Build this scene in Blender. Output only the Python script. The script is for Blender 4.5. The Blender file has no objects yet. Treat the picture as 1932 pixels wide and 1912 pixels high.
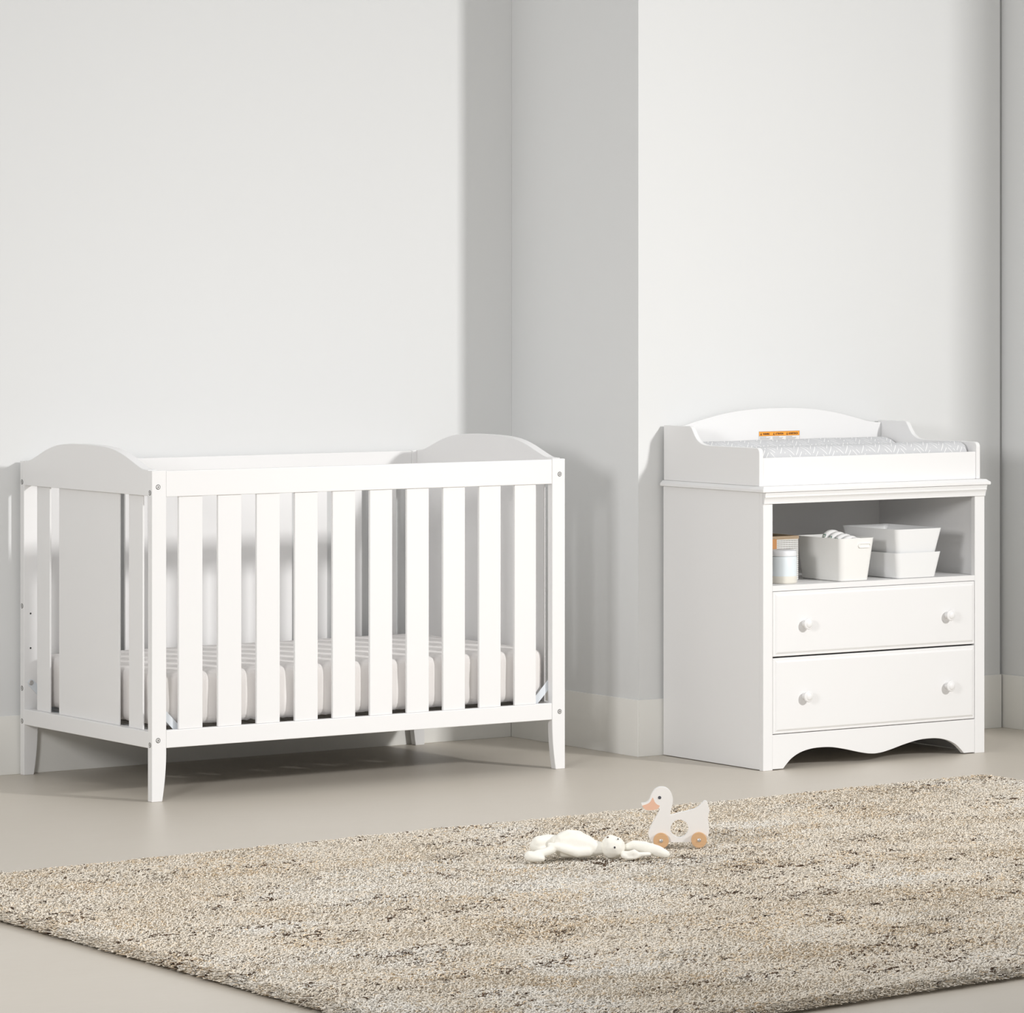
import bpy, bmesh, math, random
import numpy as np
from mathutils import Vector, Matrix

random.seed(7)
rng = np.random.default_rng(11)
SC = bpy.context.scene
COL = SC.collection
PI = math.pi
WORLD_LO, WORLD_HI, KEY_W, FILL_W = .26, .88, 55, 27

# ------------------------------------------------------------------ camera
CAM = Vector((-5.5298, -9.8043, 1.4247))
YAW = -0.6013
cd = bpy.data.cameras.new('camera')
cam = bpy.data.objects.new('camera', cd)
COL.objects.link(cam)
cam.location = CAM
cam.rotation_euler = (PI/2, 0, YAW)
cd.sensor_fit = 'HORIZONTAL'
cd.sensor_width = 36.0
cd.lens = 7721.49/1932*36.0
cd.shift_x = 0.0
cd.shift_y = -(956-533.63)/1932
cd.clip_end = 200
SC.camera = cam

# ------------------------------------------------------------------ world, key light, exposure
w = bpy.data.worlds.new('world'); SC.world = w
w.use_nodes = True
nt = w.node_tree
bg = nt.nodes['Background']
# soft studio surroundings: bright white ceiling overhead, dimmer towards the horizon
tcw = nt.nodes.new('ShaderNodeTexCoord'); spw = nt.nodes.new('ShaderNodeSeparateXYZ')
mrw = nt.nodes.new('ShaderNodeMapRange'); mrw.clamp = True
nt.links.new(tcw.outputs['Generated'], spw.inputs[0]); nt.links.new(spw.outputs['Z'], mrw.inputs['Value'])
mrw.inputs['From Min'].default_value = 0; mrw.inputs['From Max'].default_value = 1
mrw.inputs['To Min'].default_value = WORLD_LO; mrw.inputs['To Max'].default_value = WORLD_HI
nt.links.new(mrw.outputs[0], bg.inputs['Strength'])
bg.inputs[0].default_value = (0.99, 0.995, 1.0, 1)

def area_light(name, loc, aim, size, energy, color, spread):   # size = (width, height)
    ld = bpy.data.lights.new(name, 'AREA')
    ld.shape = 'RECTANGLE'; ld.size, ld.size_y = size; ld.energy = energy; ld.color = color
    ld.spread = math.radians(spread)
    o = bpy.data.objects.new(name, ld); COL.objects.link(o)
    o.location = loc
    o.rotation_euler = (Vector(aim)-Vector(loc)).to_track_quat('-Z', 'Y').to_euler()
    return o
area_light('key_softbox', (3.46, -6.0, 2.98), (.75, .3, .6), (.36, .42), KEY_W, (1.0, .988, .978), 80)
area_light('fill_softbox', (-3.6, -3.4, 1.75), (1.8, -.2, .5), (.75, .75), FILL_W, (1.0, .992, .99), 90)

SC.view_settings.view_transform = 'Standard'
SC.view_settings.look = 'None'
SC.view_settings.gamma = 1.0
SC.view_settings.use_curve_mapping = False
SC.view_settings.exposure = -0.10

# ------------------------------------------------------------------ helpers
class MB:
    def __init__(s): s.v = []; s.f = []; s.m = []
    def add(s, vs, fs, mi=0):
        o = len(s.v); s.v += [tuple(v) for v in vs]
        s.f += [tuple(i+o for i in f) for f in fs]; s.m += [mi]*len(fs)
        return s
    def box(s, x0, x1, y0, y1, z0, z1, mi=0):
        return s.add([(x0,y0,z0),(x1,y0,z0),(x1,y1,z0),(x0,y1,z0),(x0,y0,z1),(x1,y0,z1),(x1,y1,z1),(x0,y1,z1)],
              [(0,3,2,1),(4,5,6,7),(0,1,5,4),(1,2,6,5),(2,3,7,6),(3,0,4,7)], mi)
    def prism(s, pts, axis, a, b, mi=0):
        """outline (p,q) extruded along axis from a to b. axis x:(y,z) y:(x,z) z:(x,y)"""
        n = len(pts)
        def P(p, t):
            if axis == 'x': return (t, p[0], p[1])
            if axis == 'y': return (p[0], t, p[1])
            return (p[0], p[1], t)
        vs = [P(p, a) for p in pts]+[P(p, b) for p in pts]
        fs = [tuple(range(n))[::-1], tuple(range(n, 2*n))]
        fs += [(i, (i+1) % n, (i+1) % n+n, i+n) for i in range(n)]
        return s.add(vs, fs, mi)
    def rings(s, rs, cap0=True, cap1=True, mi=0):
        n = len(rs[0]); vs = [p for r in rs for p in r]; fs = []
        for k in range(len(rs)-1):
            for i in range(n):
                j = (i+1) % n
                fs.append((k*n+i, k*n+j, (k+1)*n+j, (k+1)*n+i))
        if cap0: fs.append(tuple(range(n))[::-1])
        if cap1: fs.append(tuple(range((len(rs)-1)*n, len(rs)*n)))
        return s.add(vs, fs, mi)
    def lathe(s, prof, c, axis='z', n=32, mi=0, cap0=True, cap1=True):
        rs = []
        for r, t in prof:
            ring = []
            for i in range(n):
                a = 2*PI*i/n; u, v = r*math.cos(a), r*math.sin(a)
                if axis == 'z': ring.append((c[0]+u, c[1]+v, c[2]+t))
                elif axis == 'y': ring.append((c[0]+u, c[1]+t, c[2]+v))
                else: ring.append((c[0]+t, c[1]+u, c[2]+v))
            rs.append(ring)
        return s.rings(rs, cap0, cap1, mi)
    def build(s, name, mats, parent=None, bevel=0, seg=2, smooth=False, sub=0):
        me = bpy.data.meshes.new(name); me.from_pydata(s.v, [], s.f); me.update()
        if not isinstance(mats, (list, tuple)): mats = [mats]
        for m in mats: me.materials.append(m)
        me.polygons.foreach_set('material_index', s.m)
        b = bmesh.new(); b.from_mesh(me); bmesh.ops.recalc_face_normals(b, faces=b.faces); b.to_mesh(me); b.free()
        o = bpy.data.objects.new(name, me); COL.objects.link(o)
        if parent is not None: o.parent = parent
        if bevel:
            md = o.modifiers.new('bevel', 'BEVEL'); md.width = bevel; md.segments = seg
            md.limit_method = 'ANGLE'; md.angle_limit = math.radians(40)
            md.harden_normals = False
        if sub:
            md = o.modifiers.new('sub', 'SUBSURF'); md.levels = sub; md.render_levels = sub
        if smooth:
            for p in me.polygons: p.use_smooth = True
        return o

def smooth_angle(o, deg=40):
    me = o.data
    for p in me.polygons: p.use_smooth = True
    b = bmesh.new(); b.from_mesh(me)
    for e in b.edges:
        if len(e.link_faces) == 2 and e.calc_face_angle(0) > math.radians(deg): e.smooth = False
    b.to_mesh(me); b.free()
    return o

def thing(name, label, cat, loc=(0, 0, 0), rotz=0, group=None):
    o = bpy.data.objects.new(name, None); COL.objects.link(o)
    o.empty_display_size = .05
    o.location = loc; o.rotation_euler = (0, 0, rotz)
    o['label'] = label; o['category'] = cat
    if group: o['group'] = group
    return o
def tag(o, label, cat, group=None, kind=None):
    o['label'] = label; o['category'] = cat
    if group: o['group'] = group
    if kind: o['kind'] = kind
    return o
def struct(o):
    o['kind'] = 'structure'; return o
def shift(mb, loc):
    """world coordinates to the local frame of a thing standing at loc"""
    mb.v = [(x-loc[0], y-loc[1], z-loc[2]) for x, y, z in mb.v]; return mb
def spline(pts, n):
    """Catmull-Rom through pts"""
    out = []
    P = [pts[0]]+list(pts)+[pts[-1]]
    for i in range(1, len(P)-2):
        p0, p1, p2, p3 = P[i-1], P[i], P[i+1], P[i+2]
        for k in range(n):
            t = k/n
            out.append(tuple(.5*((2*p1[j])+(-p0[j]+p2[j])*t+(2*p0[j]-5*p1[j]+4*p2[j]-p3[j])*t*t+(-p0[j]+3*p1[j]-3*p2[j]+p3[j])*t**3) for j in range(len(p1))))
    out.append(tuple(pts[-1]))
    return out

# ------------------------------------------------------------------ materials
def mat(name, col, rough=.5, metal=0, spec=.5, bump=None, var=None):
    m = bpy.data.materials.new(name); m.use_nodes = True
    N = m.node_tree.nodes; L = m.node_tree.links; b = N['Principled BSDF']
    b.inputs['Base Color'].default_value = (*col, 1)
    b.inputs['Roughness'].default_value = rough
    b.inputs['Metallic'].default_value = metal
    b.inputs['Specular IOR Level'].default_value = spec
    tc = N.new('ShaderNodeTexCoord')
    if var:   # (scale vector, amount, detail)
        mp = N.new('ShaderNodeMapping'); mp.inputs['Scale'].default_value = var[0]
        nz = N.new('ShaderNodeTexNoise'); nz.inputs['Scale'].default_value = 1; nz.inputs['Detail'].default_value = var[2]
        L.new(tc.outputs['Object'], mp.inputs['Vector']); L.new(mp.outputs[0], nz.inputs['Vector'])
        mx = N.new('ShaderNodeMix'); mx.data_type = 'RGBA'
        a = var[1]
        mx.inputs['A'].default_value = (*[c*(1-a) for c in col], 1)
        mx.inputs['B'].default_value = (*[min(1, c*(1+a)) for c in col], 1)
        L.new(nz.outputs['Fac'], mx.inputs['Factor']); L.new(mx.outputs['Result'], b.inputs['Base Color'])
    if bump:  # (scale, strength, distance)
        nz = N.new('ShaderNodeTexNoise'); nz.inputs['Scale'].default_value = bump[0]; nz.inputs['Detail'].default_value = 4
        L.new(tc.outputs['Object'], nz.inputs['Vector'])
        bp = N.new('ShaderNodeBump'); bp.inputs['Strength'].default_value = bump[1]; bp.inputs['Distance'].default_value = bump[2]
        L.new(nz.outputs['Fac'], bp.inputs['Height']); L.new(bp.outputs[0], b.inputs['Normal'])
    return m
def math_node(m, op, a, b=None, c=None):
    n = m.node_tree.nodes.new('ShaderNodeMath'); n.operation = op
    for i, v in enumerate((a, b, c)):
        if v is None: continue
        if hasattr(v, 'links'): m.node_tree.links.new(v, n.inputs[i])
        else: n.inputs[i].default_value = v
    return n.outputs[0]
def mix_color(m, fac, a, b):
    mx = m.node_tree.nodes.new('ShaderNodeMix'); mx.data_type = 'RGBA'
    m.node_tree.links.new(fac, mx.inputs['Factor'])
    for k, v in (('A', a), ('B', b)):
        if hasattr(v, 'links'): m.node_tree.links.new(v, mx.inputs[k])
        else: mx.inputs[k].default_value = (*v, 1)
    return mx.outputs['Result']

M_WALL = mat('wall_paint', (.765, .77, .765), .75, spec=.25, bump=(260, .06, .001), var=((1.2, 1.2, 1.2), .008, 2))
M_BASE = mat('baseboard_paint', (.875, .865, .825), .55, spec=.3, bump=(40, .04, .001))
M_FLOOR = mat('microcement_floor', (.56, .515, .45), .40, spec=.45, bump=(30, .05, .001))
# floor: cloudy trowelled mottling
def floor_nodes(m):
    N = m.node_tree.nodes; L = m.node_tree.links; b = N['Principled BSDF']
    tc = N.new('ShaderNodeTexCoord')
    def nz(sc, det, rot=0):
        mp = N.new('ShaderNodeMapping'); mp.inputs['Scale'].default_value = sc; mp.inputs['Rotation'].default_value = (0, 0, rot)
        n = N.new('ShaderNodeTexNoise'); n.inputs['Scale'].default_value = 1; n.inputs['Detail'].default_value = det
        L.new(tc.outputs['Object'], mp.inputs[0]); L.new(mp.outputs[0], n.inputs['Vector']); return n.outputs['Fac']
    a = nz((1.3, 1.6, 1), 5); c = nz((14, 70, 1), 3, .6)
    t = math_node(m, 'ADD', math_node(m, 'MULTIPLY', a, .7), math_node(m, 'MULTIPLY', c, .3))
    col = mix_color(m, t, (.53, .483, .41), (.625, .575, .505))
    L.new(col, b.inputs['Base Color'])
floor_nodes(M_FLOOR)
M_WHITE = mat('white_lacquer', (.855, .848, .842), .38, spec=.35, bump=(120, .02, .0005))
M_WHITE2 = mat('white_laminate', (.845, .84, .835), .45, spec=.3, bump=(300, .02, .0003))
M_STEEL = mat('zinc_bolt', (.62, .61, .60), .4, metal=.7)
M_RING = mat('bolt_shadow_gap', (.12, .12, .115), .6)
M_DARK = mat('dark_hole', (.02, .02, .02), .8)
M_GREYM = mat('white_powder_metal', (.72, .76, .80), .3, spec=.6)
M_SPRING = mat('grey_spring_deck', (.22, .22, .22), .6)
M_SHEET = mat('cream_sheet', (.85, .82, .80), .9, spec=.1, bump=(26, .35, .004))
M_PLUSH = mat('cream_plush', (.90, .875, .80), .95, spec=.1, bump=(420, .35, .0012))
M_BLACK = mat('dark_thread', (.05, .045, .045), .7)
M_THREAD = mat('brown_thread', (.16, .11, .085), .7)
M_BINP = mat('white_plastic', (.875, .88, .88), .4, spec=.4)
M_BINC = mat('cream_plastic', (.87, .865, .84), .45, spec=.4)
M_JAR = mat('pale_blue_jar', (.80, .86, .89), .25, spec=.5)
M_JARB = mat('cream_jar_base', (.80, .77, .69), .35)
M_JARL = mat('white_jar_lid', (.84, .85, .87), .35)
M_WOODR = mat('basket_wood', (.45, .335, .22), .6, var=((60, 60, 300), .25, 4))
M_LEATHER = mat('tan_leather', (.60, .285, .105), .55, bump=(200, .2, .0005))
M_DIAPER = mat('diaper_white', (.86, .855, .845), .9, spec=.1, bump=(150, .25, .001))
M_DUCK = mat('duck_white_paint', (.84, .815, .785), .5, spec=.3)
M_DUCKE = mat('duck_edge_paint', (.88, .87, .85), .5, spec=.3)
M_BEAK = mat('beak_paint', (.80, .50, .36), .6, spec=.2)
M_WHEEL = mat('wheel_beech', (.66, .41, .22), .6, var=((40, 40, 400), .10, 3))
M_EYE = mat('eye_grey', (.085, .088, .10), .5)
M_ORANGE = mat('label_orange', (.95, .38, .04), .5)
M_PAPER = mat('label_paper', (.86, .86, .85), .6)
M_INK = mat('label_ink', (.10, .035, .01), .6)
M_INKG = mat('label_grey_ink', (.30, .30, .30), .6)

# diaper leaf print
M_LEAF = mat('diaper_leaf_print', (.8, .8, .8), .9, spec=.1)
def leaf_nodes(m):
    N = m.node_tree.nodes; L = m.node_tree.links
    tc = N.new('ShaderNodeTexCoord'); wv = N.new('ShaderNodeTexWave')
    wv.inputs['Scale'].default_value = 60; wv.inputs['Distortion'].default_value = 9; wv.inputs['Detail Scale'].default_value = 1.5
    L.new(tc.outputs['Object'], wv.inputs['Vector'])
    f = math_node(m, 'GREATER_THAN', wv.outputs['Fac'], .5)
    L.new(mix_color(m, f, (.72, .70, .66), (.13, .27, .22)), N['Principled BSDF'].inputs['Base Color'])
leaf_nodes(M_LEAF)

# basket: white mesh with a square grid of small openings
M_MESHB = mat('white_perforated_sheet', (.88, .875, .85), .6)
def grid_nodes(m):
    N = m.node_tree.nodes; L = m.node_tree.links
    tc = N.new('ShaderNodeTexCoord'); sp = N.new('ShaderNodeSeparateXYZ'); L.new(tc.outputs['Object'], sp.inputs[0])
    s = math_node(m, 'ADD', sp.outputs[0], sp.outputs[1])
    def cell(v, p): return math_node(m, 'ABSOLUTE', math_node(m, 'SUBTRACT', math_node(m, 'FRACT', math_node(m, 'DIVIDE', v, p)), .5))
    a = cell(s, .0052); b = cell(sp.outputs[2], .0058)
    h = math_node(m, 'LESS_THAN', math_node(m, 'MAXIMUM', a, b), .26)
    L.new(mix_color(m, h, (.88, .875, .85), (.10, .085, .07)), N['Principled BSDF'].inputs['Base Color'])
grid_nodes(M_MESHB)

# pad: pale grey cloth printed with white herringbone strokes
M_PAD = mat('herringbone_cloth', (.7, .7, .7), .9, spec=.1)
def pad_nodes(m):
    N = m.node_tree.nodes; L = m.node_tree.links
    tc = N.new('ShaderNodeTexCoord'); sp = N.new('ShaderNodeSeparateXYZ'); L.new(tc.outputs['UV'], sp.inputs[0])
    x, y = sp.outputs[0], sp.outputs[1]
    cx, cy = .031, .060
    ix = math_node(m, 'FLOOR', math_node(m, 'DIVIDE', x, cx))
    par = math_node(m, 'MODULO', math_node(m, 'ABSOLUTE', ix), 2)
    sg = math_node(m, 'SUBTRACT', math_node(m, 'MULTIPLY', par, 2), 1)
    fx = math_node(m, 'FRACT', math_node(m, 'DIVIDE', x, cx))
    lx = math_node(m, 'MULTIPLY', math_node(m, 'SUBTRACT', fx, .5), cx)
    # slanted stripes in every column, mirrored in the next column
    t = math_node(m, 'ADD', y, math_node(m, 'MULTIPLY', math_node(m, 'MULTIPLY', lx, sg), 1.25))
    fy = math_node(m, 'FRACT', math_node(m, 'DIVIDE', t, .0200))
    stroke = math_node(m, 'LESS_THAN', math_node(m, 'ABSOLUTE', math_node(m, 'SUBTRACT', fy, .5)), .10)
    inx = math_node(m, 'LESS_THAN', math_node(m, 'ABSOLUTE', math_node(m, 'SUBTRACT', fx, .5)), .39)
    nz = N.new('ShaderNodeTexNoise'); nz.inputs['Scale'].default_value = 34; L.new(tc.outputs['UV'], nz.inputs['Vector'])
    f = math_node(m, 'MULTIPLY', math_node(m, 'MULTIPLY', stroke, inx), math_node(m, 'GREATER_THAN', nz.outputs['Fac'], .42))
    L.new(mix_color(m, f, (.61, .615, .625), (.82, .82, .82)), N['Principled BSDF'].inputs['Base Color'])
pad_nodes(M_PAD)

# ------------------------------------------------------------------ the room
ZT = 3.2
XL, YN = -9.0, -13.0
XC, YF_W, YB_W, XR = 1.7376, .118, .7905, 3.186
mb = MB(); mb.box(XL-3, 9, YN-3, 3, -.1, 0); struct(mb.build('floor', M_FLOOR))
mb = MB(); mb.box(XL, XC+.3, YB_W, YB_W+.15, 0, ZT); struct(mb.build('wall_back', M_WALL))
mb = MB()
mb.box(XC, 3.172, YF_W, YB_W-.0005, 0, ZT)
mb.box(3.172, XR+.15, YF_W+.02, YB_W-.0005, 0, ZT)          # narrow recess before the side wall
struct(mb.build('wall_chimney', M_WALL))
mb = MB(); mb.box(XR, XR+.15, -2.0, YF_W+.0195, 0, ZT); struct(mb.build('wall_right', M_WALL))
BH = .1704
mb = MB(); mb.box(XL, XC-.0061, YB_W-.006, YB_W, 0, BH); struct(mb.build('baseboard_back', M_BASE, bevel=.0012))
mb = MB(); mb.box(XC-.006, XC, YF_W-.006, YB_W-.006, 0, BH); struct(mb.build('baseboard_side', M_BASE, bevel=.0012))
mb = MB(); mb.box(XC+.0001, 3.174, YF_W-.006, YF_W, 0, BH); struct(mb.build('baseboard_front', M_BASE, bevel=.0012))
mb = MB(); mb.box(XR-.006, XR, -2.0, YF_W+.0195, 0, BH); struct(mb.build('baseboard_right', M_BASE, bevel=.0012))

# ------------------------------------------------------------------ the crib
L_, D_, H_ = 1.385, .774, .909
PW, PD = .0455, .0235
crib = thing('crib', 'white wooden crib with slatted sides and arched ends against the back wall', 'crib')
def post(x0, sx, y0):
    """x0 = outer x, sx = +1 if the crib lies towards +x"""
    prof = [(x0, 0), (x0, H_), (x0+sx*PW, H_), (x0+sx*PW, .13)]
    for k in range(1, 11):
        z = .13*(1-k/10); prof.append((x0+sx*(PW-.0125*(1-z/.13)**1.8), z))
    return MB().prism(prof, 'y', y0, y0+PD)
def bolt(c, axis, parent):
    """c = centre on the surface; axis = (axis letter, outward sign)"""
    a, s = axis
    m = MB()
    prof = [(.0068, 0), (.0068, s*.0006), (.0060, s*.0011), (.0050, s*.0011), (.0046, s*.0002), (.0030, s*.0002), (.0026, s*.0008), (.0008, s*.0008)]
    m.lathe([(.0072, 0), (.0072, s*.0003), (.0055, s*.0003)], c, a, 20, mi=2)
    prof = [(.0057, s*.0002), (.0057, s*.0009), (.0052, s*.0013), (.0042, s*.0013), (.0038, s*.0007), (.0024, s*.0007), (.0020, s*.0011), (.0008, s*.0011)]
    m.lathe(prof, c, a, 20)
    # dark hexagonal socket
    m.lathe([(.0017, s*.00115), (.0016, s*.0012)], c, a, 6, mi=1)
    return m.build('bolt', [M_STEEL, M_DARK, M_RING], parent, smooth=False)
def hole(c, a, s, parent):
    m = MB()
    m.lathe([(.0060, 0), (.0060, s*.0004), (.0048, s*.0005)], c, a, 20, mi=0)
    m.lathe([(.0028, s*.0005), (.0026, s*.0007)], c, a, 14, mi=1)
    return m.build('bolt_hole', [M_WHITE2, M_DARK], parent)
posts = {}
for key_, x0, sx, y0 in (('fl', 0, 1, 0), ('fr', L_, -1, 0), ('bl', 0, 1, D_-PD), ('br', L_, -1, D_-PD)):
    p = post(x0, sx, y0).build('post', M_WHITE, crib, bevel=.0018)
    posts[key_] = p
    xb = x0+sx*.0195
    if key_[0] == 'f':
        bolt((xb, 0, .864), ('y', -1), p); bolt((xb, 0, .1685), ('y', -1), p)
    else:
        for z in (.864, .1685): bolt((xb, D_, z), ('y', 1), p)
    yc = y0+PD/2
    zs = (.848, .156) if key_[0] == 'f' else (.848, .489, .251, .156)
    for z in zs: bolt((x0, yc, z), ('x', -sx), p)
    yi, si = (PD, 1) if key_[0] == 'f' else (D_-PD, -1)
    for z in (.467, .367): hole((x0+sx*.0215, yi, z), 'y', si, p)
# long sides
SLX = [.0885+i*.12468 for i in range(10)]
for yr, ys in ((.0015, .0065), (D_-.0215, D_-.0155)):
    MB().box(PW+.0003, L_-PW-.0003, yr, yr+.020, .836, .9075).build('top_rail', M_WHITE, crib, bevel=.0018)
    MB().box(PW+.0003, L_-PW-.0003, yr, yr+.020, .146, .1945).build('bottom_rail', M_WHITE, crib, bevel=.0018)
    for x in SLX:
        MB().box(x, x+.0755, ys, ys+.009, .1946, .8359).build('slat', M_WHITE, crib, bevel=.0015)
# arched ends
arch_raw = [(.0237, .9105), (.037, .911), (.056, .913), (.074, .918), (.095, .925), (.118, .933), (.15, .944), (.19, .955), (.235, .963), (.30, .968), (.387, .9695)]
half = spline(arch_raw, 5)
arch = half+[(D_-y, z) for y, z in half[-2::-1]]
for xa, xb, xs in ((.0008, .0290, .0140), (L_-.0290, L_-.0008, L_-.0220)):
    out = [(PD+.0002, .839)]+arch+[(D_-PD-.0002, .839)]
    MB().prism(out, 'x', xa, xb).build('arched_end_rail', M_WHITE, crib, bevel=.0018)
    MB().box(xa, xb, PD+.0002, D_-PD-.0002, .1465, .1915).build('end_bottom_rail', M_WHITE, crib, bevel=.0018)
    for y0, y1 in ((.077, .155), (D_-.155, D_-.077)):
        MB().box(xs, xs+.006, y0, y1, .1916, .8389).build('end_slat', M_WHITE, crib, bevel=.0015)
    MB().box(xs, xs+.006, .211, D_-.211, .1916, .8389).build('end_panel', M_WHITE, crib, bevel=.0015)
# mattress support
m = MB()
x0, x1, y0, y1 = .052, L_-.052, .034, D_-.034
m.box(x0, x1, y0, y0+.018, .170, .188); m.box(x0, x1, y1-.018, y1, .170, .188)
m.box(x0, x0+.018, y0+.018, y1-.018, .170, .188); m.box(x1-.018, x1, y0+.018, y1-.018, .170, .188)
sup = m.build('mattress_support', M_GREYM, crib, bevel=.001)
m = MB()
for i in range(24):
    xx = x0+.03+i*(x1-x0-.06)/23; m.box(xx-.010, xx+.010, y0+.018, y1-.018, .176, .183)
m.build('spring_deck', M_SPRING, sup)
for sx, xp in ((1, 0), (-1, L_)):
    for yy, dy in ((PD+.0005, .003), (D_-PD-.0035, .003)):
        a = Vector((xp+sx*.0215, .267)); b = Vector((xp+sx*.108, .181))
        d = (b-a).normalized(); n = Vector((-d.y, d.x)); hw = .0105
        pts = [a-d*.009+n*hw*.5, a-d*.009-n*hw*.5, a-n*hw, b-n*hw, b+n*hw, a+n*hw]
        hg = MB().prism([(p.x, p.y) for p in pts], 'y', yy, yy+dy).build('hanger_strap', M_GREYM, sup, bevel=.0006)
        s_ = -1 if yy > .4 else 1
        bolt_y = yy if s_ < 0 else yy+dy
        # the strap bolt belongs to the support
        mm = MB(); s = s_
        mm.lathe([(.0075, 0), (.0075, s*.0012), (.0055, s*.0022), (.0048, s*.0008), (.0028, s*.0008)], (xp+sx*.0215, bolt_y, .267), 'y', 20)
        mm.build('strap_bolt', M_STEEL, sup)

# ------------------------------------------------------------------ mattress
def rounded_rect(x0, x1, y0, y1, r, n=10, per=26):
    pts = []
    for cx, cy, a0 in ((x1-r, y0+r, -PI/2), (x1-r, y1-r, 0), (x0+r, y1-r, PI/2), (x0+r, y0+r, PI)):
        for k in range(n+1):
            a = a0+PI/2*k/n; pts.append((cx+r*math.cos(a), cy+r*math.sin(a)))
    # subdivide long edges
    out = []
    for i in range(len(pts)):
        p, q = pts[i], pts[(i+1) % len(pts)]
        d = math.hypot(q[0]-p[0], q[1]-p[1]); k = max(1, int(d/.012))
        for j in range(k): out.append((p[0]+(q[0]-p[0])*j/k, p[1]+(q[1]-p[1])*j/k))
    return out
from mathutils import noise
def mattress():
    X0, X1, Y0, Y1 = .038, 1.347, .036, .741
    base = rounded_rect(X0, X1, Y0, Y1, .045)
    cx, cy = (X0+X1)/2, (Y0+Y1)/2
    def inset(p, d):
        hx, hy = (X1-X0)/2, (Y1-Y0)/2
        return (cx+(p[0]-cx)*(hx-d)/hx, cy+(p[1]-cy)*(hy-d)/hy)
    prof = [(.30, .199), (.07, .199), (.030, .1993), (.018, .2005), (.010, .204), (.004, .211), (.001, .222), (0, .24), (0, .26), (0, .28), (0, .30), (0, .320), (.0010, .332), (.004, .3405),
            (.009, .3455), (.017, .3485), (.032, .350), (.06, .3515), (.11, .3525), (.20, .3535), (.30, .354)]
    rs = []
    for d, z in prof:
        r = []
        for i, p in enumerate(base):
            q = inset(p, d)
            nx, ny = p[0]-cx, p[1]-cy
            s = (p[0]*7.0, p[1]*7.0)
            k = max(0, 1-abs(z-.26)/.085)
            w1 = noise.noise((p[0]*9, p[1]*9, z*6))*.007*k + noise.noise((p[0]*30, p[1]*30, z*9))*.0028*(k+.3*(z < .22))
            ruff = (noise.noise((p[0]*55, p[1]*55, 3))*.008 + noise.noise((p[0]*110, p[1]*110, 9))*.004) if z < .215 and d < .05 else 0
            l = math.hypot(nx/.65, ny/.35)
            ux, uy = (nx/.65)/l, (ny/.35)/l
            wz = noise.noise((q[0]*5, q[1]*9, .5))*.0015 if z > .34 else 0
            r.append((q[0]+ux*w1*.8, q[1]+uy*w1, z+max(0, ruff)*1.2+wz))
        rs.append(r)
    return MB().rings(rs)
mt = mattress().build('mattress', M_SHEET, None, smooth=True)
# box pleats pulled round the corners
tag(mt, 'crib mattress in a pale fitted sheet lying inside the white crib', 'mattress')

# ------------------------------------------------------------------ changing table
CX0, CX1, CYF, CYB = 1.8218, 2.6713, -.3826, .1059
ORG = ((CX0+CX1)/2, (CYF+CYB)/2, 0)
ct = thing('changing_table', 'white changing table with two drawers, open shelf and railed top in front of the wall', 'changing table', ORG)
def cpart(name, mb, m=M_WHITE2, parent=ct, **k):
    return shift(mb, ORG).build(name, m, parent, **k)
SIL, SIR = 1.8568, 2.6330          # inner edges of the front stiles
for a, b, f0, f1 in ((CX0, CX0+.016, CX0, SIL), (CX1-.016, CX1, SIR, CX1)):
    m = MB(); m.box(a, b, CYF+.018, CYB, .002, .812)
    m.box(f0, f1, CYF, CYF+.018, .0, .812)
    cpart('side_panel', m, bevel=.0012)
cpart('back_panel', MB().box(CX0+.0162, CX1-.0162, CYB-.010, CYB-.002, .002, .811))
# top slab with a sloped upper edge
def slab():
    a = [(CX0-.012, CYF-.0155), (CX1+.012, CYF-.0155), (CX1+.012, CYB), (CX0-.012, CYB)]
    def ring(d, z):
        return [(a[0][0]+d, a[0][1]+d, z), (a[1][0]-d, a[1][1]+d, z), (a[2][0]-d, a[2][1], z), (a[3][0]+d, a[3][1], z)]
    return MB().rings([ring(.003, .8125), ring(.0005, .8135), ring(0, .816), ring(.0003, .8215), ring(.003, .8235), ring(.0095, .8290), ring(.0105, .8295)])
cpart('top_panel', slab())
# crown moulding under the slab
prof = [(CYF+.002, .779), (CYF-.0042, .779), (CYF-.0048, .785), (CYF-.0060, .7905), (CYF-.0082, .795), (CYF-.0110, .798), (CYF-.0115, .8005), (CYF-.0105, .802), (CYF-.0112, .806), (CYF-.0128, .8105), (CYF-.0128, .8118), (CYF+.002, .8118)]
cpart('crown_moulding', MB().prism(prof, 'x', CX0, CX1))
# shelf
m = MB(); m.box(CX0+.0165, CX1-.0165, CYF+.0185, CYB-.0105, .523, .539); m.box(SIL+.0004, SIR-.0004, CYF+.0008, CYF+.0184, .523, .539)
cpart('shelf', m)
cpart('bottom_panel', MB().box(CX0+.0165, CX1-.0165, CYF+.020, CYB-.0105, .088, .102))
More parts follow.
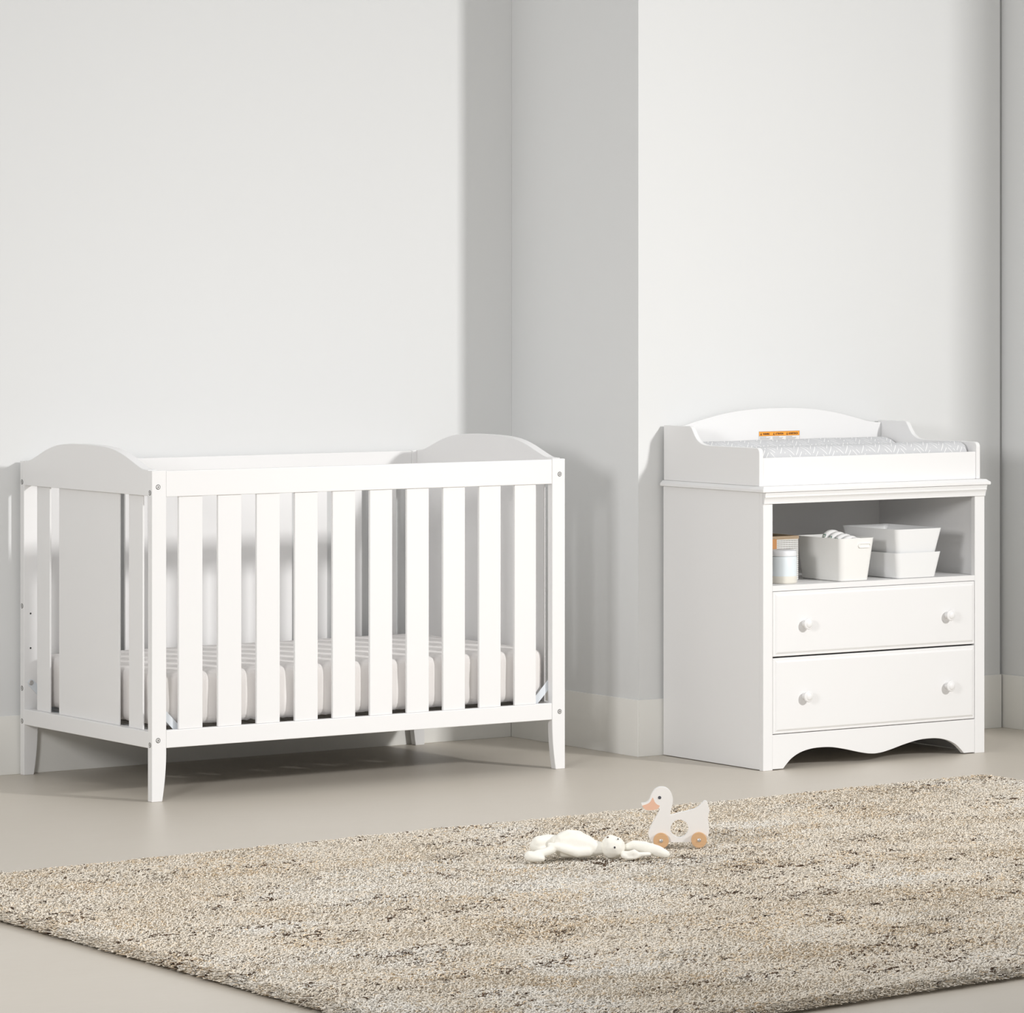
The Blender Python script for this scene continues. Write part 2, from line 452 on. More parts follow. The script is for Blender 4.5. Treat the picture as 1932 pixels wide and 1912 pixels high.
# drawers
def drawer_front(x0, x1, z0, z1):
    y = CYF
    def ring(d, yy): return [(x0+d, yy, z0+d), (x1-d, yy, z0+d), (x1-d, yy, z1-d), (x0+d, yy, z1-d)]
    return MB().rings([ring(0, y+.016), ring(0, y+.002), ring(.0015, y+.0002), ring(.0075, y+.0002), ring(.0095, y-.0016), ring(.0125, y-.0034), ring(.0135, y-.0036)])
def knob(c, parent):
    k = MB()
    prof = [(.0105, -.0036), (.0100, -.0060), (.0075, -.0080), (.0066, -.0120), (.0070, -.0160), (.0100, -.0185), (.0150, -.0205), (.0166, -.0225), (.0166, -.0245), (.0155, -.0262),
            (.0128, -.0272), (.0120, -.0268), (.0112, -.0278), (.0085, -.0300), (.0045, -.0312), (.0010, -.0315)]
    k.lathe(prof, c, 'y', 40)
    return shift(k, ORG).build('knob', M_WHITE, parent, smooth=True)
for z0, z1, zk in ((.3315, .5215, .4245), (.1055, .3268, .2115)):
    dr = cpart('drawer', drawer_front(SIL+.0014, SIR-.0014, z0, z1))
    bx = MB()
    bx.box(SIL+.02, SIL+.032, CYF+.0165, CYB-.04, z0+.01, z1-.03); bx.box(SIR-.032, SIR-.02, CYF+.0165, CYB-.04, z0+.01, z1-.03)
    bx.box(SIL+.032, SIR-.032, CYF+.0165, CYB-.04, z0+.012, z0+.018)
    shift(bx, ORG).build('drawer_box', M_WHITE2, dr)
    for xk in (1.972, 2.5185): knob((xk, CYF, zk), dr)
# scalloped skirt
SL, SR = 1.897, 2.5905
mid = (SL+SR)/2
lh = spline([(SL, .003), (SL+.012, .015), (SL+.033, .032), (SL+.065, .0465), (SL+.105, .0545), (SL+.145, .0560), (SL+.185, .0535), (SL+.235, .0445), (SL+.285, .0330), (SL+.320, .0265), (mid, .0245)], 6)
prof = [(SIL+.0004, .1035), (SIL+.0004, .003)]+lh+[(2*mid-x, z) for x, z in lh[-2::-1]]+[(SIR-.0004, .003), (SIR-.0004, .1035)]
cpart('scalloped_skirt', MB().prism(prof, 'y', CYF+.0012, CYF+.0172), bevel=.0008)
# railed top
TZ = .8296
sp = [(CYB-.001, TZ), (CYB-.001, .996)]+spline([(-.018, .996), (-.026, .9955), (-.033, .992), (-.040, .984), (-.050, .970), (-.062, .957), (-.080, .947), (-.100, .9425), (-.125, .9415), (-.150, .9415)], 5)
sp += [(-.345, .9415)]+[(-.349-.0145*math.sin(a), .927+.0145*math.cos(a)) for a in [PI/2*k/8 for k in range(9)]]+[(-.3635, TZ)]
for a, b in ((CX0+.0005, CX0+.0155), (CX1-.0155, CX1-.0005)):
    cpart('tray_side', MB().prism(sp, 'x', a, b), bevel=.0022)
cpart('tray_front', MB().box(CX0+.0157, CX1-.0157, -.3595, -.3445, TZ, .9120), bevel=.0015)
bh = spline([(CX0+.0157, .9885), (1.8650, .9900), (1.895, .9945), (1.935, 1.0045), (2.011, 1.0210), (2.087, 1.0325), (2.164, 1.0385), ((CX0+CX1)/2, 1.0400)], 6)
c2 = CX0+CX1
prof = [(CX0+.0157, TZ)]+bh+[(c2-x, z) for x, z in bh[-2::-1]]+[(CX1-.0157, TZ)]
tb = cpart('tray_back', MB().prism(prof, 'y', CYB-.018, CYB-.003), bevel=.0015)
# warning label glued to the tray back (orange band with three headings, paper below with small lines)
YL = CYB-.018
def label_mesh():
    m = MB()
    x0, x1, zt, zb = 2.172, 2.3305, .9695, .905
    m.box(x0, x1, YL-.0004, YL, zb, zt, mi=0)                     # grey edge
    m.box(x0+.0008, x1-.0008, YL-.0005, YL-.0002, zb+.0008, .9545, mi=1)
    m.box(x0+.0008, x1-.0008, YL-.0005, YL-.0002, .9553, zt-.0010, mi=2)
    col = (x1-x0)/3
    for c in range(3):
        xa = x0+(.0035, .053, .1045)[c]
        # warning triangle with an exclamation mark
        t = [(xa+.0015, .9577), (xa+.0085, .9577), (xa+.0050, .9660)]
        m.prism(t, 'y', YL-.0007, YL-.0004, mi=3)
        m.box(xa+.0046, xa+.0054, YL-.0009, YL-.0006, .9600, .9635, mi=2); m.box(xa+.0046, xa+.0054, YL-.0009, YL-.0006, .9584, .9592, mi=2)
        # small text lines
        z = .9515; k = 0
        while z > .908:
            ln = col-.008-(0 if k % 4 else .020)-.004*((k*7+c*3) % 3)
            m.box(xa, xa+ln, YL-.0007, YL-.0004, z, z+.0012, mi=4)
            z -= .0030; k += 1
    return m
lb = shift(label_mesh(), ORG).build('warning_label', [M_INKG, M_PAPER, M_ORANGE, M_INK, M_INKG], tb)
def add_text(obj, txt, x, z, size, y, mi, width):
    cu = bpy.data.curves.new('t', 'FONT'); cu.body = txt; cu.size = size; cu.extrude = .0001; cu.offset = size*.03
    to = bpy.data.objects.new('t', cu); COL.objects.link(to)
    bpy.context.view_layer.update()
    me = bpy.data.meshes.new_from_object(to.evaluated_get(bpy.context.evaluated_depsgraph_get()))
    bpy.data.objects.remove(to); bpy.data.curves.remove(cu)
    b = bmesh.new(); b.from_mesh(obj.data)
    off = {}; xmax = max(v.co.x for v in me.vertices); xscale = width/xmax
    for v in me.vertices:
        off[v.index] = b.verts.new((x-ORG[0]+v.co.x*xscale, y-ORG[1]-v.co.z, z+v.co.y))
    for p in me.polygons:
        try:
            f = b.faces.new([off[i] for i in p.vertices]); f.material_index = mi
        except ValueError: pass
    b.to_mesh(obj.data); b.free(); bpy.data.meshes.remove(me)
for t, xo, wd in (('WARNING', .0155, .0255), ('ATTENTION', .0640, .0305), ('ADVERTENCIA', .1150, .0370)):
    add_text(lb, t, 2.172+xo, .9588, .0080, YL-.0008, 3, wd)

# ------------------------------------------------------------------ changing pad
def pad():
    X0, X1 = CX0+.022, CX1-.020
    Y0, Y1 = -.338, .082
    # contoured cross section (y, z)
    sec = spline([(Y0+.004, .842), (Y0, .865), (Y0, .900), (Y0+.003, .920), (Y0+.012, .934), (Y0+.030, .9415), (Y0+.052, .9405), (Y0+.080, .929), (Y0+.115, .909), (Y0+.155, .897), ((Y0+Y1)/2, .894),
                  (Y1-.155, .898), (Y1-.120, .909), (Y1-.085, .927), (Y1-.058, .9400), (Y1-.036, .9450), (Y1-.016, .9420), (Y1-.004, .928), (Y1, .905), (Y1, .870), (Y1-.004, .842)], 4)
    n = 90; V = []; UV = []
    s = [0]
    for i in range(1, len(sec)): s.append(s[-1]+math.hypot(sec[i][0]-sec[i-1][0], sec[i][1]-sec[i-1][1]))
    for k in range(n+1):
        x = X0+(X1-X0)*k/n
        e = min(x-X0, X1-x); r = .022
        dz = 0 if e > r else (r-math.sqrt(max(0, r*r-(r-e)**2)))
        for i, (y, z) in enumerate(sec):
            sq = dz/r
            yy = (Y0+Y1)/2+(y-(Y0+Y1)/2)*(1-.05*sq)
            zz = z-dz*.8*(z > .87)+noise.noise((x*14, y*14, 0))*.0015*(z > .9)
            if z <= .87: zz = z
            V.append((x, yy, zz)); UV.append((x+.01*math.sin(s[i]*9), s[i]))
    m = len(sec); F = []
    for k in range(n):
        for i in range(m-1):
            F.append((k*m+i, (k+1)*m+i, (k+1)*m+i+1, k*m+i+1))
        F.append((k*m+m-1, (k+1)*m+m-1, (k+1)*m, k*m))
    F.append(tuple(range(m))); F.append(tuple(range(n*m, n*m+m))[::-1])
    V = [(x, y, z+.0125) for x, y, z in V]
    o = MB().add(V, F).build('changing_pad', M_PAD, None, smooth=True)
    o.data.polygons[-1].use_smooth = False; o.data.polygons[-2].use_smooth = False
    uv = o.data.uv_layers.new(name='UVMap')
    for lp in o.data.loops: uv.data[lp.index].uv = UV[lp.vertex_index]
    o.location = (0, 0, -.0120)
    return o
cp = pad()
tag(cp, 'pale grey changing pad with white herringbone strokes in the tray of the changing table', 'changing pad')

# ------------------------------------------------------------------ things on the shelf
SZ = .539
def rrect(x0, x1, y0, y1, r, z, n=6):
    out = []
    for cx, cy, a0 in ((x1-r, y0+r, -PI/2), (x1-r, y1-r, 0), (x0+r, y1-r, PI/2), (x0+r, y0+r, PI)):
        for k in range(n+1):
            a = a0+PI/2*k/n; out.append((cx+r*math.cos(a), cy+r*math.sin(a), z))
    return out
def bin_mesh(bot, top, z0, z1, r, t=.0022, notch=None):
    def at(z, ins):
        f = (z-z0)/(z1-z0)
        q = [bot[i]+(top[i]-bot[i])*f for i in range(4)]
        return rrect(q[0]+ins, q[1]-ins, q[2]+ins, q[3]-ins, max(.002, r-ins), z)
    rs = [at(z0, .004), at(z0+.003, 0)]+[at(z0+(z1-z0)*k/8, 0) for k in range(1, 9)]
    rs += [at(z1, t)]+[at(z0+(z1-z0)*k/8, t) for k in range(7, 0, -1)]+[at(z0+t, t)]
    return MB().rings(rs)
# tall bin with handle slot
o = bin_mesh((2.120, 2.228, -.374, -.178), (2.112, 2.246, -.382, -.166), SZ, .667, .018).build('storage_bin', M_BINC, None)
smooth_angle(o)
slot = MB()
def pill(cx, cz, hw, hh, y, n=10):
    return [(cx+hw-hh+hh*math.cos(a), y, cz+hh*math.sin(a)) for a in [-PI/2+PI*k/n for k in range(n+1)]] + \
           [(cx-hw+hh+hh*math.cos(a), y, cz+hh*math.sin(a)) for a in [PI/2+PI*k/n for k in range(n+1)]]
cxs, czs = 2.2030, .6450
rs = [pill(cxs, czs, .0240, .0076, -.3800), pill(cxs, czs, .0236, .0072, -.3842), pill(cxs, czs, .0206, .0046, -.3842), pill(cxs, czs, .0200, .0042, -.3812), pill(cxs, czs, .0195, .0038, -.3811)]
hs = slot.rings(rs).build('handle_grip', M_BINC, o)
tag(o, 'tall white bin holding folded diapers, with a rounded handle grip on its front', 'storage bin')
lo = smooth_angle(bin_mesh((2.336, 2.484, -.378, -.142), (2.322, 2.500, -.388, -.128), SZ, .6165, .016).build('storage_bin', M_BINP))
tag(lo, 'low white plastic bin standing on the shelf with another bin stacked inside it', 'storage bin', 'stacked white bins')
up = smooth_angle(bin_mesh((2.3345, 2.4865, -.3765, -.1395), (2.320, 2.501, -.390, -.126), .6100, .6875, .016).build('storage_bin', M_BINP))
tag(up, 'empty white plastic bin stacked on top of the lower bin at right of the shelf', 'storage bin', 'stacked white bins')
# folded diapers in the tall bin
def diaper(x0, x1, zt, y0, y1, lean):
    n = 14; cxm = (x0+x1)/2; hw = (x1-x0)/2
    out = [(-hw, SZ+.035-zt)]
    for k in range(n+1):
        a = PI-PI*k/n; out.append((hw*math.cos(a), (math.sin(a)**.75)*.040-.040))
    out.append((hw, SZ+.035-zt))
    m = MB(); T = y1-y0
    rs = []
    for f, ins in ((0, .005), (.12, .0015), (.3, 0), (.7, 0), (.88, .0015), (1, .005)):
        r = []
        for (px, pz) in out:
            s = (hw-ins)/hw
            r.append((px*s, -T/2+T*f, pz-ins*(pz > -.041)))
        rs.append(r)
    m.rings(rs)
    o = m.build('folded_diaper', [M_DIAPER, M_LEAF], None, smooth=True)
    # printed waistband on the left flank
    for p in o.data.polygons:
        if p.center.x < -hw*.74 and p.center.z > -.07 and abs(p.normal.y) < .6: p.material_index = 1
    o.location = (cxm, (y0+y1)/2, zt); o.rotation_euler = (lean, 0, 0)
    return o
for i in range(5):
    y0 = -.266-i*.0225
    d = diaper(2.136+.004*i, 2.209+.0050*i, .6870-.0048*i, y0-.0105, y0+.0105, 0)
    tag(d, 'folded white diaper with green leaf print standing in the tall white bin', 'diaper', 'folded diapers in the tall bin')
# jar
jar = thing('jar', 'pale blue lidded jar with cream base in front of the perforated basket', 'jar', (1.956, -.305, SZ))
R = .0415
jb = MB(); jb.lathe([(R-.004, 0), (R-.001, .0015), (R, .004), (R, .022)], (0, 0, 0), 'z', 48, mi=1, cap1=False)
jb.lathe([(R, .022), (R, .075), (R-.0015, .0785), (R-.003, .080)], (0, 0, 0), 'z', 48, mi=0, cap0=False)
o = smooth_angle(jb.build('jar_body', [M_JAR, M_JARB], jar), 50)
o = smooth_angle(MB().lathe([(R-.004, .0802), (R-.0008, .0805), (R-.0005, .084), (R-.0008, .0925), (R-.003, .0965), (R-.008, .0985), (.001, .099)], (0, 0, 0), 'z', 48).build('jar_lid', M_JARL, jar), 50)
# basket
bk = thing('basket', 'white perforated basket with wooden rim and tan leather tab behind the jar', 'basket', (1.9625, -.14, SZ))
def frame(hx, hy, t, z0, z1):
    def r(h, k, z): return [(-h, -k, z), (h, -k, z), (h, k, z), (-h, k, z)]
    return MB().rings([r(hx, hy, z0), r(hx, hy, z1), r(hx-t, hy-t, z1), r(hx-t, hy-t, z0)], False, False)
m = frame(.1030, .1000, .0025, .001, .1230); m.box(-.1010, .1010, -.0980, .0980, 0, .002)
m.build('basket_body', M_MESHB, bk)
rr = frame(.1045, .1015, .008, .1232, .1330)
n = len(rr.v)
rr.f += [(n-4, n-3, 1, 0), (n-3, n-2, 2, 1), (n-2, n-1, 3, 2), (n-1, n-4, 0, 3)]; rr.m += [0]*4
rr.build('basket_rim', M_WOODR, bk, bevel=.0008)
MB().box(-.031, .0185, -.1048, -.1018, .0925, .1250).build('leather_tab', M_LEATHER, bk, bevel=.001)

# ------------------------------------------------------------------ duck
Rv = Vector((math.cos(YAW), math.sin(YAW), 0))
PILE = .030
def zp(p): return ((p[0]/10.733+1180-1283)/763.15, (1598-(p[1]/10.733+1460))/763.15)
duck = thing('toy_duck', 'white wooden duck on wheels standing on the rug', 'toy duck', (.537, -1.696, PILE+.001), YAW)
body = [(318,605),(400,593),(450,568),(488,520),(512,450),(545,385),(585,330),(650,288),(730,274),(815,290),(885,342),(932,415),(955,500),(950,600),(930,700),(905,790)]
body2 = [(905,850),(960,838),(1100,792),(1250,762),(1400,714),(1500,655),(1560,592),(1600,556),(1648,572),(1668,625),(1682,690),(1702,740),(1684,800),(1668,900),(1684,1050),(1690,1150),(1672,1260),(1640,1345),(1590,1382),(1300,1390),(880,1395),(600,1400),(520,1372),(472,1290),(462,1200),(498,1100),(560,980),(620,870),(665,780),(690,720)]
beak_low = [(665,702),(620,727),(540,741),(430,737),(370,705),(330,650)]
outl = spline(body, 4)+spline(body2, 4)+[p for p in spline(beak_low, 4)]
hx, hz = zp((1090, 1115)); hr = .0220
def holed(outline, y0, y1, inset):
    """flat board with a round hole: outer ring and hole ring bridged"""
    b = bmesh.new()
    P = [Vector(zp(p)) for p in outline]
    H = [Vector((hx+hr*math.cos(2*PI*k/40), hz+hr*math.sin(2*PI*k/40))) for k in range(40)]
    def edges(pts):
        vs = [b.verts.new((p.x, y0, p.y)) for p in pts]
        return [b.edges.new((vs[i], vs[(i+1) % len(vs)])) for i in range(len(vs))]
    e = edges(P)+edges(H)
    r = bmesh.ops.triangle_fill(b, use_beauty=True, use_dissolve=False, edges=e)
    fs = [f for f in b.faces]
    ex = bmesh.ops.extrude_face_region(b, geom=fs)
    for v in ex['geom']:
        if isinstance(v, bmesh.types.BMVert): v.co.y = y1
    bmesh.ops.recalc_face_normals(b, faces=b.faces)
    me = bpy.data.meshes.new('duck_body'); b.to_mesh(me); b.free(); return me
me = holed(outl, -.009, .009, 0)
me.materials.append(M_DUCK); me.materials.append(M_DUCKE)
for p in me.polygons:
    if abs(p.normal.y) < .5: p.material_index = 1
o = bpy.data.objects.new('duck_body', me); COL.objects.link(o); o.parent = duck
md = o.modifiers.new('bevel', 'BEVEL'); md.width = .0012; md.segments = 2; md.limit_method = 'ANGLE'; md.angle_limit = math.radians(60)
bk_pts = spline([(332,650),(430,618),(490,580),(528,520),(548,488),(575,540),(592,580),(640,628),(688,650),(662,702),(620,727),(540,742),(430,738),(370,705),(332,650)], 4)[:-1]
m = MB(); m.prism([zp(p) for p in bk_pts], 'y', -.0094, -.0089); m.prism([zp(p) for p in bk_pts], 'y', .0089, .0094)
m.build('beak', M_BEAK, duck)
ex_, ez_ = zp((687, 487))
m = MB(); m.lathe([(.0040, -.0090), (.0040, -.0098), (.0034, -.0101)], (ex_, 0, ez_), 'y', 24); m.lathe([(.0040, .0090), (.0040, .0098), (.0034, .0101)], (ex_, 0, ez_), 'y', 24)
m.build('eye', M_EYE, duck)
for wc in ((715, 1352), (1482, 1338)):
    wx, wz = zp(wc)
    for s in (-1, 1):
        wh = smooth_angle(MB().lathe([(.0185, s*.0096), (.0192, s*.0104), (.0192, s*.0176), (.0184, s*.0184), (.001, s*.0184)], (wx, 0, wz), 'y', 40).build('wheel', M_WHEEL, duck))
        smooth_angle(MB().lathe([(.0046, s*.0184), (.0044, s*.0196), (.0028, s*.0206), (.001, s*.0207)], (wx, 0, wz), 'y', 20).build('axle_cap', M_STEEL, wh))

# ------------------------------------------------------------------ plush bunny
bun = thing('plush_bunny', 'cream plush bunny lying on its back on the rug beside the wooden duck', 'plush toy', (.252, -1.749, PILE+.001), YAW)
def bp(u, v, dd=0):
    """photo measurement to bunny frame: metres right, away, up"""
    return Vector(((u-1130)/779+dd*.02, dd, (1620-v)/779-dd*.141))
def blob(chain, vox=.0022, name='b', mats=M_PLUSH, parent=None, smooth_it=6):
    """soft body from tapered capsules: chain = list of polylines [(point, radius-x/y/z scale), ...]"""
    b = bmesh.new()
    for line in chain:
        pts = [(Vector(p), r) for p, r in line]
        for i in range(max(1, len(pts)-1)):
            p0, r0 = pts[i]; p1, r1 = pts[min(i+1, len(pts)-1)]
            n = max(2, int((p1-p0).length/.003)) if len(pts) > 1 else 1
            for k in range(n+1):
                t = k/n; c = p0.lerp(p1, t)
                ra = r0 if isinstance(r0, tuple) else (r0,)*3; rb = r1 if isinstance(r1, tuple) else (r1,)*3
                r = [ra[j]+(rb[j]-ra[j])*t for j in range(3)]
                mtx = Matrix.Translation(c) @ Matrix.Diagonal((*r, 1))
                bmesh.ops.create_icosphere(b, subdivisions=2, radius=1, matrix=mtx)
    me = bpy.data.meshes.new(name); b.to_mesh(me); b.free()
    o = bpy.data.objects.new(name, me); COL.objects.link(o)
    md = o.modifiers.new('r', 'REMESH'); md.mode = 'VOXEL'; md.voxel_size = vox; md.use_smooth_shade = True
    ms = o.modifiers.new('s', 'SMOOTH'); ms.iterations = smooth_it; ms.factor = .6
    bpy.context.view_layer.update()
    me2 = bpy.data.meshes.new_from_object(o.evaluated_get(bpy.context.evaluated_depsgraph_get()))
    bpy.data.objects.remove(o); bpy.data.meshes.remove(me)
    me2.name = name; me2.materials.clear(); me2.materials.append(mats)
    for p in me2.polygons: p.use_smooth = True
    o = bpy.data.objects.new(name, me2); COL.objects.link(o)
    if parent: o.parent = parent
    return o
trunk = [[(bp(1062, 1595), (.024, .030, .033)), (bp(1085, 1594), (.030, .033, .034)), (bp(1105, 1598), (.023, .028, .029)), (bp(1120, 1602), (.016, .020, .020)), (bp(1138, 1602), (.014, .016, .0155))]]
# legs folded over to the left, big feet
trunk += [[(bp(1052, 1590, .016), .017), (bp(1034, 1586, .012), .0145), (bp(1016, 1592, 0), .0180)],
          [(bp(1035, 1589, .008), (.0165, .016, .0165)), (bp(1022, 1592, .004), (.0185, .018, .0185)), (bp(1012, 1598, 0), (.0175, .017, .0175)), (bp(1020, 1604, -.006), (.016, .014, .0110)), (bp(1028, 1602, -.006), (.009, .011, .0075))],
          [(bp(1050, 1600, -.020), .013), (bp(1034, 1608, -.045), .0105), (bp(1014, 1614, -.060), .0115)],
          [(bp(1001, 1617, -.062), (.0155, .017, .0140)), (bp(1010, 1619, -.066), (.0145, .015, .0125)), (bp(1023, 1621, -.070), (.0085, .012, .0085))]]
# near arm lying along the flank, far arm on the belly
trunk += [[(bp(1108, 1608, -.020), .0135), (bp(1090, 1610, -.030), .0125), (bp(1066, 1604, -.034), .0105), (bp(1046, 1598, -.034), .0080), (bp(1037, 1595, -.032), .0060)],
          [(bp(1108, 1590, .016), .012), (bp(1092, 1577, .002), .0115), (bp(1072, 1575, -.008), .0115), (bp(1056, 1582, -.014), .0090)]]
bb = blob(trunk, name='bunny_body', parent=bun, vox=.0018, smooth_it=12)
head = blob([[(bp(1152, 1599, -.006), (.0235, .027, .0300)), (bp(1161, 1600, -.006), (.0245, .028, .0270))]], name='bunny_head', parent=bun, vox=.0025, smooth_it=3)
blob([[(bp(1180, 1601, 0), .0085), (bp(1195, 1597, 0), (.013, .011, .0135)), (bp(1216, 1601, -.002), (.014, .013, .0165)), (bp(1240, 1607, -.006), (.014, .012, .0145)), (bp(1256, 1613, -.008), (.0105, .010, .0100))]],
     name='ear', parent=bun, smooth_it=4)
blob([[(bp(1176, 1613, -.022), (.0085, .008, .0085)), (bp(1187, 1614, -.026), (.0095, .008, .0095)), (bp(1196, 1611, -.028), (.008, .008, .0095)), (bp(1204, 1614, -.026), (.007, .007, .0065)), (bp(1222, 1613, -.024), (.009, .008, .0055))],
      [(bp(1176, 1616, -.028), .007), (bp(1184, 1620, -.03), .0055), (bp(1197, 1619, -.03), .0055), (bp(1206, 1616, -.028), .005)]], name='ear', parent=bun, smooth_it=4)
def on_head(u, v):
    """point on the visible side of the head ellipsoid"""
    c = bp(1156.5, 1599.5, -.006); rx, ry, rz = .0265, .0275, .0290
    d = bp(u, v, 0); dx, dz = (d.x-c.x)/rx, (d.z-c.z)/rz
    yy = -math.sqrt(max(.02, 1-dx*dx-dz*dz))*ry
    # shift for the depth of the point (a point nearer the camera appears lower)
    return Vector((d.x, c.y+yy, d.z-(c.y+yy)*.141))
for nm, u, v, r in (('eye', 1159, 1600.5, (.0023, .0014, .0028)), ('eye', 1165.5, 1584.5, (.0016, .0014, .0022)), ('nose', 1146.3, 1581.5, (.0030, .0016, .0026))):
    p = on_head(u, v)
    b = bmesh.new(); bmesh.ops.create_uvsphere(b, u_segments=16, v_segments=10, radius=1, matrix=Matrix.Translation(p) @ Matrix.Diagonal((*r, 1)))
    me = bpy.data.meshes.new(nm); b.to_mesh(me); b.free(); me.materials.append(M_BLACK if nm == 'eye' else M_THREAD)
    for q in me.polygons: q.use_smooth = True
    o = bpy.data.objects.new(nm, me); COL.objects.link(o); o.parent = bun

# ------------------------------------------------------------------ rug
Q = [(-1.325, -3.60), (2.33, -3.31), (2.165, -.950), (-1.31, -1.115)]
def rug():
    # woven backing
    n = 24
    V = []; F = []
    def q(u, v):
        a = Vector(Q[0])*(1-u)+Vector(Q[1])*u; b = Vector(Q[3])*(1-u)+Vector(Q[2])*u
        p = a*(1-v)+b*v; c = Vector((.46, -2.24)); return c+(p-c)*.986
    for j in range(n+1):
        for i in range(n+1):
            p = q(i/n, j/n); V.append((p.x, p.y, .0195))
    m1 = n+1
    for j in range(n):
        for i in range(n): F.append((j*m1+i, j*m1+i+1, (j+1)*m1+i+1, (j+1)*m1+i))
    base = len(V)
    V += [(*q(*p), 0.0005) for p in ((0, 0), (1, 0), (1, 1), (0, 1))]
    cor = [0, n, m1*m1-1, n*m1]
    rim = [list(range(0, n+1)), [k*m1+n for k in range(n+1)], [m1*m1-1-k for k in range(n+1)], [(n-k)*m1 for k in range(n+1)]]
    for s in range(4):
        F.append(tuple(rim[s][::-1])+(base+s, base+(s+1) % 4))
    F.append((base+3, base+2, base+1, base))
    nb, nf = len(V), len(F)
    # pile: bent three-sided yarns
    NY = 500000
    u = rng.random(NY); v = rng.random(NY)
    # denser towards the edges so that the border is fully covered
    ne = 20000
    eu = rng.random(ne); ev = np.where(rng.random(ne) < .5, rng.random(ne)**1.5*.010, 1-rng.random(ne)**1.5*.010)
    fu = np.where(rng.random(ne) < .5, rng.random(ne)**1.5*.007, 1-rng.random(ne)**1.5*.007); fv = rng.random(ne)
    u = np.concatenate([u, eu, fu]); v = np.concatenate([v, ev, fv]); NY = len(u)
    q0, q1, q2, q3 = [np.array(p) for p in Q]
    P = ((q0[None]*(1-u)[:, None]+q1[None]*u[:, None])*(1-v)[:, None] + (q3[None]*(1-u)[:, None]+q2[None]*u[:, None])*v[:, None])
    # keep the yarns the photo can show (the rug runs on a little past the frame)
    a = math.cos(YAW); b_ = math.sin(YAW)
    rel = P-np.array([CAM.x, CAM.y]); dep = rel[:, 0]*(-b_)+rel[:, 1]*a; lat = rel[:, 0]*a+rel[:, 1]*b_
    px = 966+7721.49*lat/dep; py = 533.63+7721.49*CAM.z/dep
    keep = (px > -160) & (px < 2092) & (py < 2010)
    P = P[keep]; u = u[keep]; v = v[keep]; NY = len(P)
    # value noise on a lattice for colour blocks and lie of the pile
    def vn(X, Y, seed):
        xi = np.floor(X).astype(int); yi = np.floor(Y).astype(int); fx = X-xi; fy = Y-yi
        fx = fx*fx*(3-2*fx); fy = fy*fy*(3-2*fy)
        def h(i, j):
            t = np.sin(i*127.1+j*311.7+seed*74.7)*43758.5453; return t-np.floor(t)
        return (h(xi, yi)*(1-fx)+h(xi+1, yi)*fx)*(1-fy)+(h(xi, yi+1)*(1-fx)+h(xi+1, yi+1)*fx)*fy
    X, Y = P[:, 0], P[:, 1]
    ang = rng.random(NY)*2*PI
    lie = vn(X*5, Y*7, 3)*1.8-.9-.45
    ang = np.where(rng.random(NY) < .55, lie+(rng.random(NY) < .35)*PI, ang)
    tilt = .62+.75*rng.random(NY)
    # border yarns lean outwards and droop over the edge
    el, er, en, ef = u*3.6, (1-u)*3.45, v*2.5, (1-v)*2.3
    dmin = np.minimum(np.minimum(el, er), np.minimum(en, ef))
    oang = np.where(dmin == el, PI, np.where(dmin == er, 0, np.where(dmin == en, -PI/2, PI/2)))
    edge = np.clip(1-dmin/.022, 0, 1)
    isb = rng.random(NY) < edge*1.3
    ang = np.where(isb, oang+(rng.random(NY)-.5)*1.6, ang)
    Lh = (.024+.006*rng.random(NY))*(.90+.2*vn(X*14, Y*14, 5))
    dirx, diry = np.cos(ang), np.sin(ang)
    w0 = .0010+.0007*rng.random(NY)
    base_z = np.where(edge > 0, .005+.009*(1-edge), .015)
    hgt = (Lh*(1.15-.36*tilt)*.74-.005)*np.where(isb, 1-.75*edge*rng.random(NY), 1.0); run = Lh*tilt*np.where(isb, .55, .62)
    twist = (rng.random(NY)-.5)*1.8
    pts = []
    for t, rr, hh in ((.15, 1.1, .25), (.62, 1.25, .92), (1.0, .55, .95)):
        a2 = ang+twist*t
        cxp = X+np.cos(a2)*run*t**1.5; cyp = Y+np.sin(a2)*run*t**1.5; cz = base_z+hgt*hh
        ring = []
        for k in range(3):
            aa = ang+2*PI*k/3+.6
            ring.append(np.stack([cxp+np.cos(aa)*w0*rr, cyp+np.sin(aa)*w0*rr, cz+.7*w0*rr*np.sin(aa*3+k)], 1))
        pts.append(np.stack(ring, 1))
    vv = np.stack(pts, 1).reshape(NY*9, 3)
    o4 = np.arange(NY)*9
    fl = []
    for s in range(2):
        for k in range(3):
            k2 = (k+1) % 3
            fl.append(np.stack([o4+s*3+k, o4+s*3+k2, o4+(s+1)*3+k2, o4+(s+1)*3+k], 1))
    quads = np.concatenate(fl, 0)+nb
    # yarn colours
    r = rng.random(NY)
    blk = vn(X*3.1, Y*5.0, 1)*.6+vn(X*8, Y*16, 2)*.4
    light = np.clip((blk-.52)*3.2, 0, 1)
    c_a = np.array([.90, .80, .655]); c_b = np.array([.975, .925, .84]); c_t = np.array([.85, .70, .51])
    mixv = np.clip(light*.65+(r-.5)*.45+.34, 0, 1)[:, None]
    colr = c_a*(1-mixv)+c_b*mixv
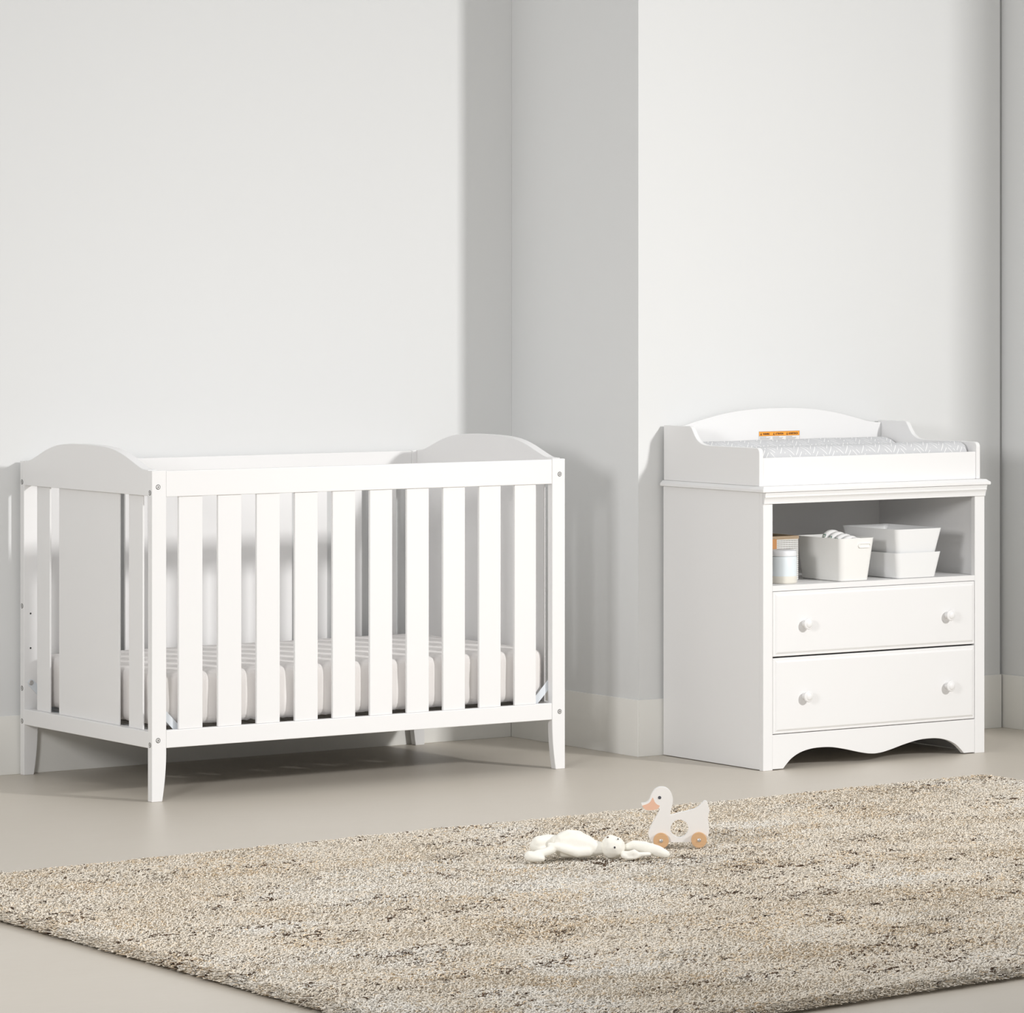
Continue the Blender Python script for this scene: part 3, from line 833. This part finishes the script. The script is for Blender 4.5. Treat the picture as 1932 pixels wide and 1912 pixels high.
    tanm = (rng.random(NY) < (.06+.22*(vn(X*6, Y*9, 7) > .68)))
    colr[tanm] = c_t*(.8+.4*rng.random((tanm.sum(), 1)))
    # brown flecks gathered in short streaks running along the rug
    sx_, sy_ = X*math.cos(.12)+Y*math.sin(.12), -X*math.sin(.12)+Y*math.cos(.12)
    st = vn(sx_*62, sy_*125, 9)*.70+vn(sx_*5, sy_*10, 12)*.30
    fleck = (st > .778) & (rng.random(NY) < .8)
    colr[fleck] = np.array([.115, .075, .050])*(.6+1.1*rng.random((fleck.sum(), 1)))
    me = bpy.data.meshes.new('shaggy_rug')
    allv = np.concatenate([np.array(V, dtype=np.float64), vv], 0)
    loops = [i for f in F for i in f]
    sizes = [len(f) for f in F]
    me.vertices.add(len(allv)); me.vertices.foreach_set('co', allv.astype(np.float32).ravel())
    lv = np.concatenate([np.array(loops), quads.ravel()])
    starts = np.concatenate([np.cumsum([0]+sizes[:-1]), len(loops)+4*np.arange(len(quads))])
    me.loops.add(len(lv)); me.loops.foreach_set('vertex_index', lv.astype(np.int32))
    me.polygons.add(len(starts)); me.polygons.foreach_set('loop_start', starts.astype(np.int32))
    me.update(calc_edges=True)
    at = me.color_attributes.new('yarn', 'FLOAT_COLOR', 'POINT')
    cc = np.ones((len(allv), 4), dtype=np.float32); cc[:nb, :3] = (.92, .84, .71)
    cc[nb:, :3] = np.repeat(colr, 9, axis=0)
    at.data.foreach_set('color', cc.ravel())
    me.polygons.foreach_set('use_smooth', np.concatenate([np.zeros(nf, bool), np.ones(len(quads), bool)]))
    m = mat('rug_yarn', (.6, .5, .4), .95, spec=.05)
    an = m.node_tree.nodes.new('ShaderNodeVertexColor'); an.layer_name = 'yarn'
    m.node_tree.links.new(an.outputs['Color'], m.node_tree.nodes['Principled BSDF'].inputs['Base Color'])
    me.materials.append(m)
    me.validate()
    o = bpy.data.objects.new('shaggy_rug', me); COL.objects.link(o)
    return o
tag(rug(), 'thick beige shaggy rug with brown flecks lying on the floor in the foreground', 'rug')
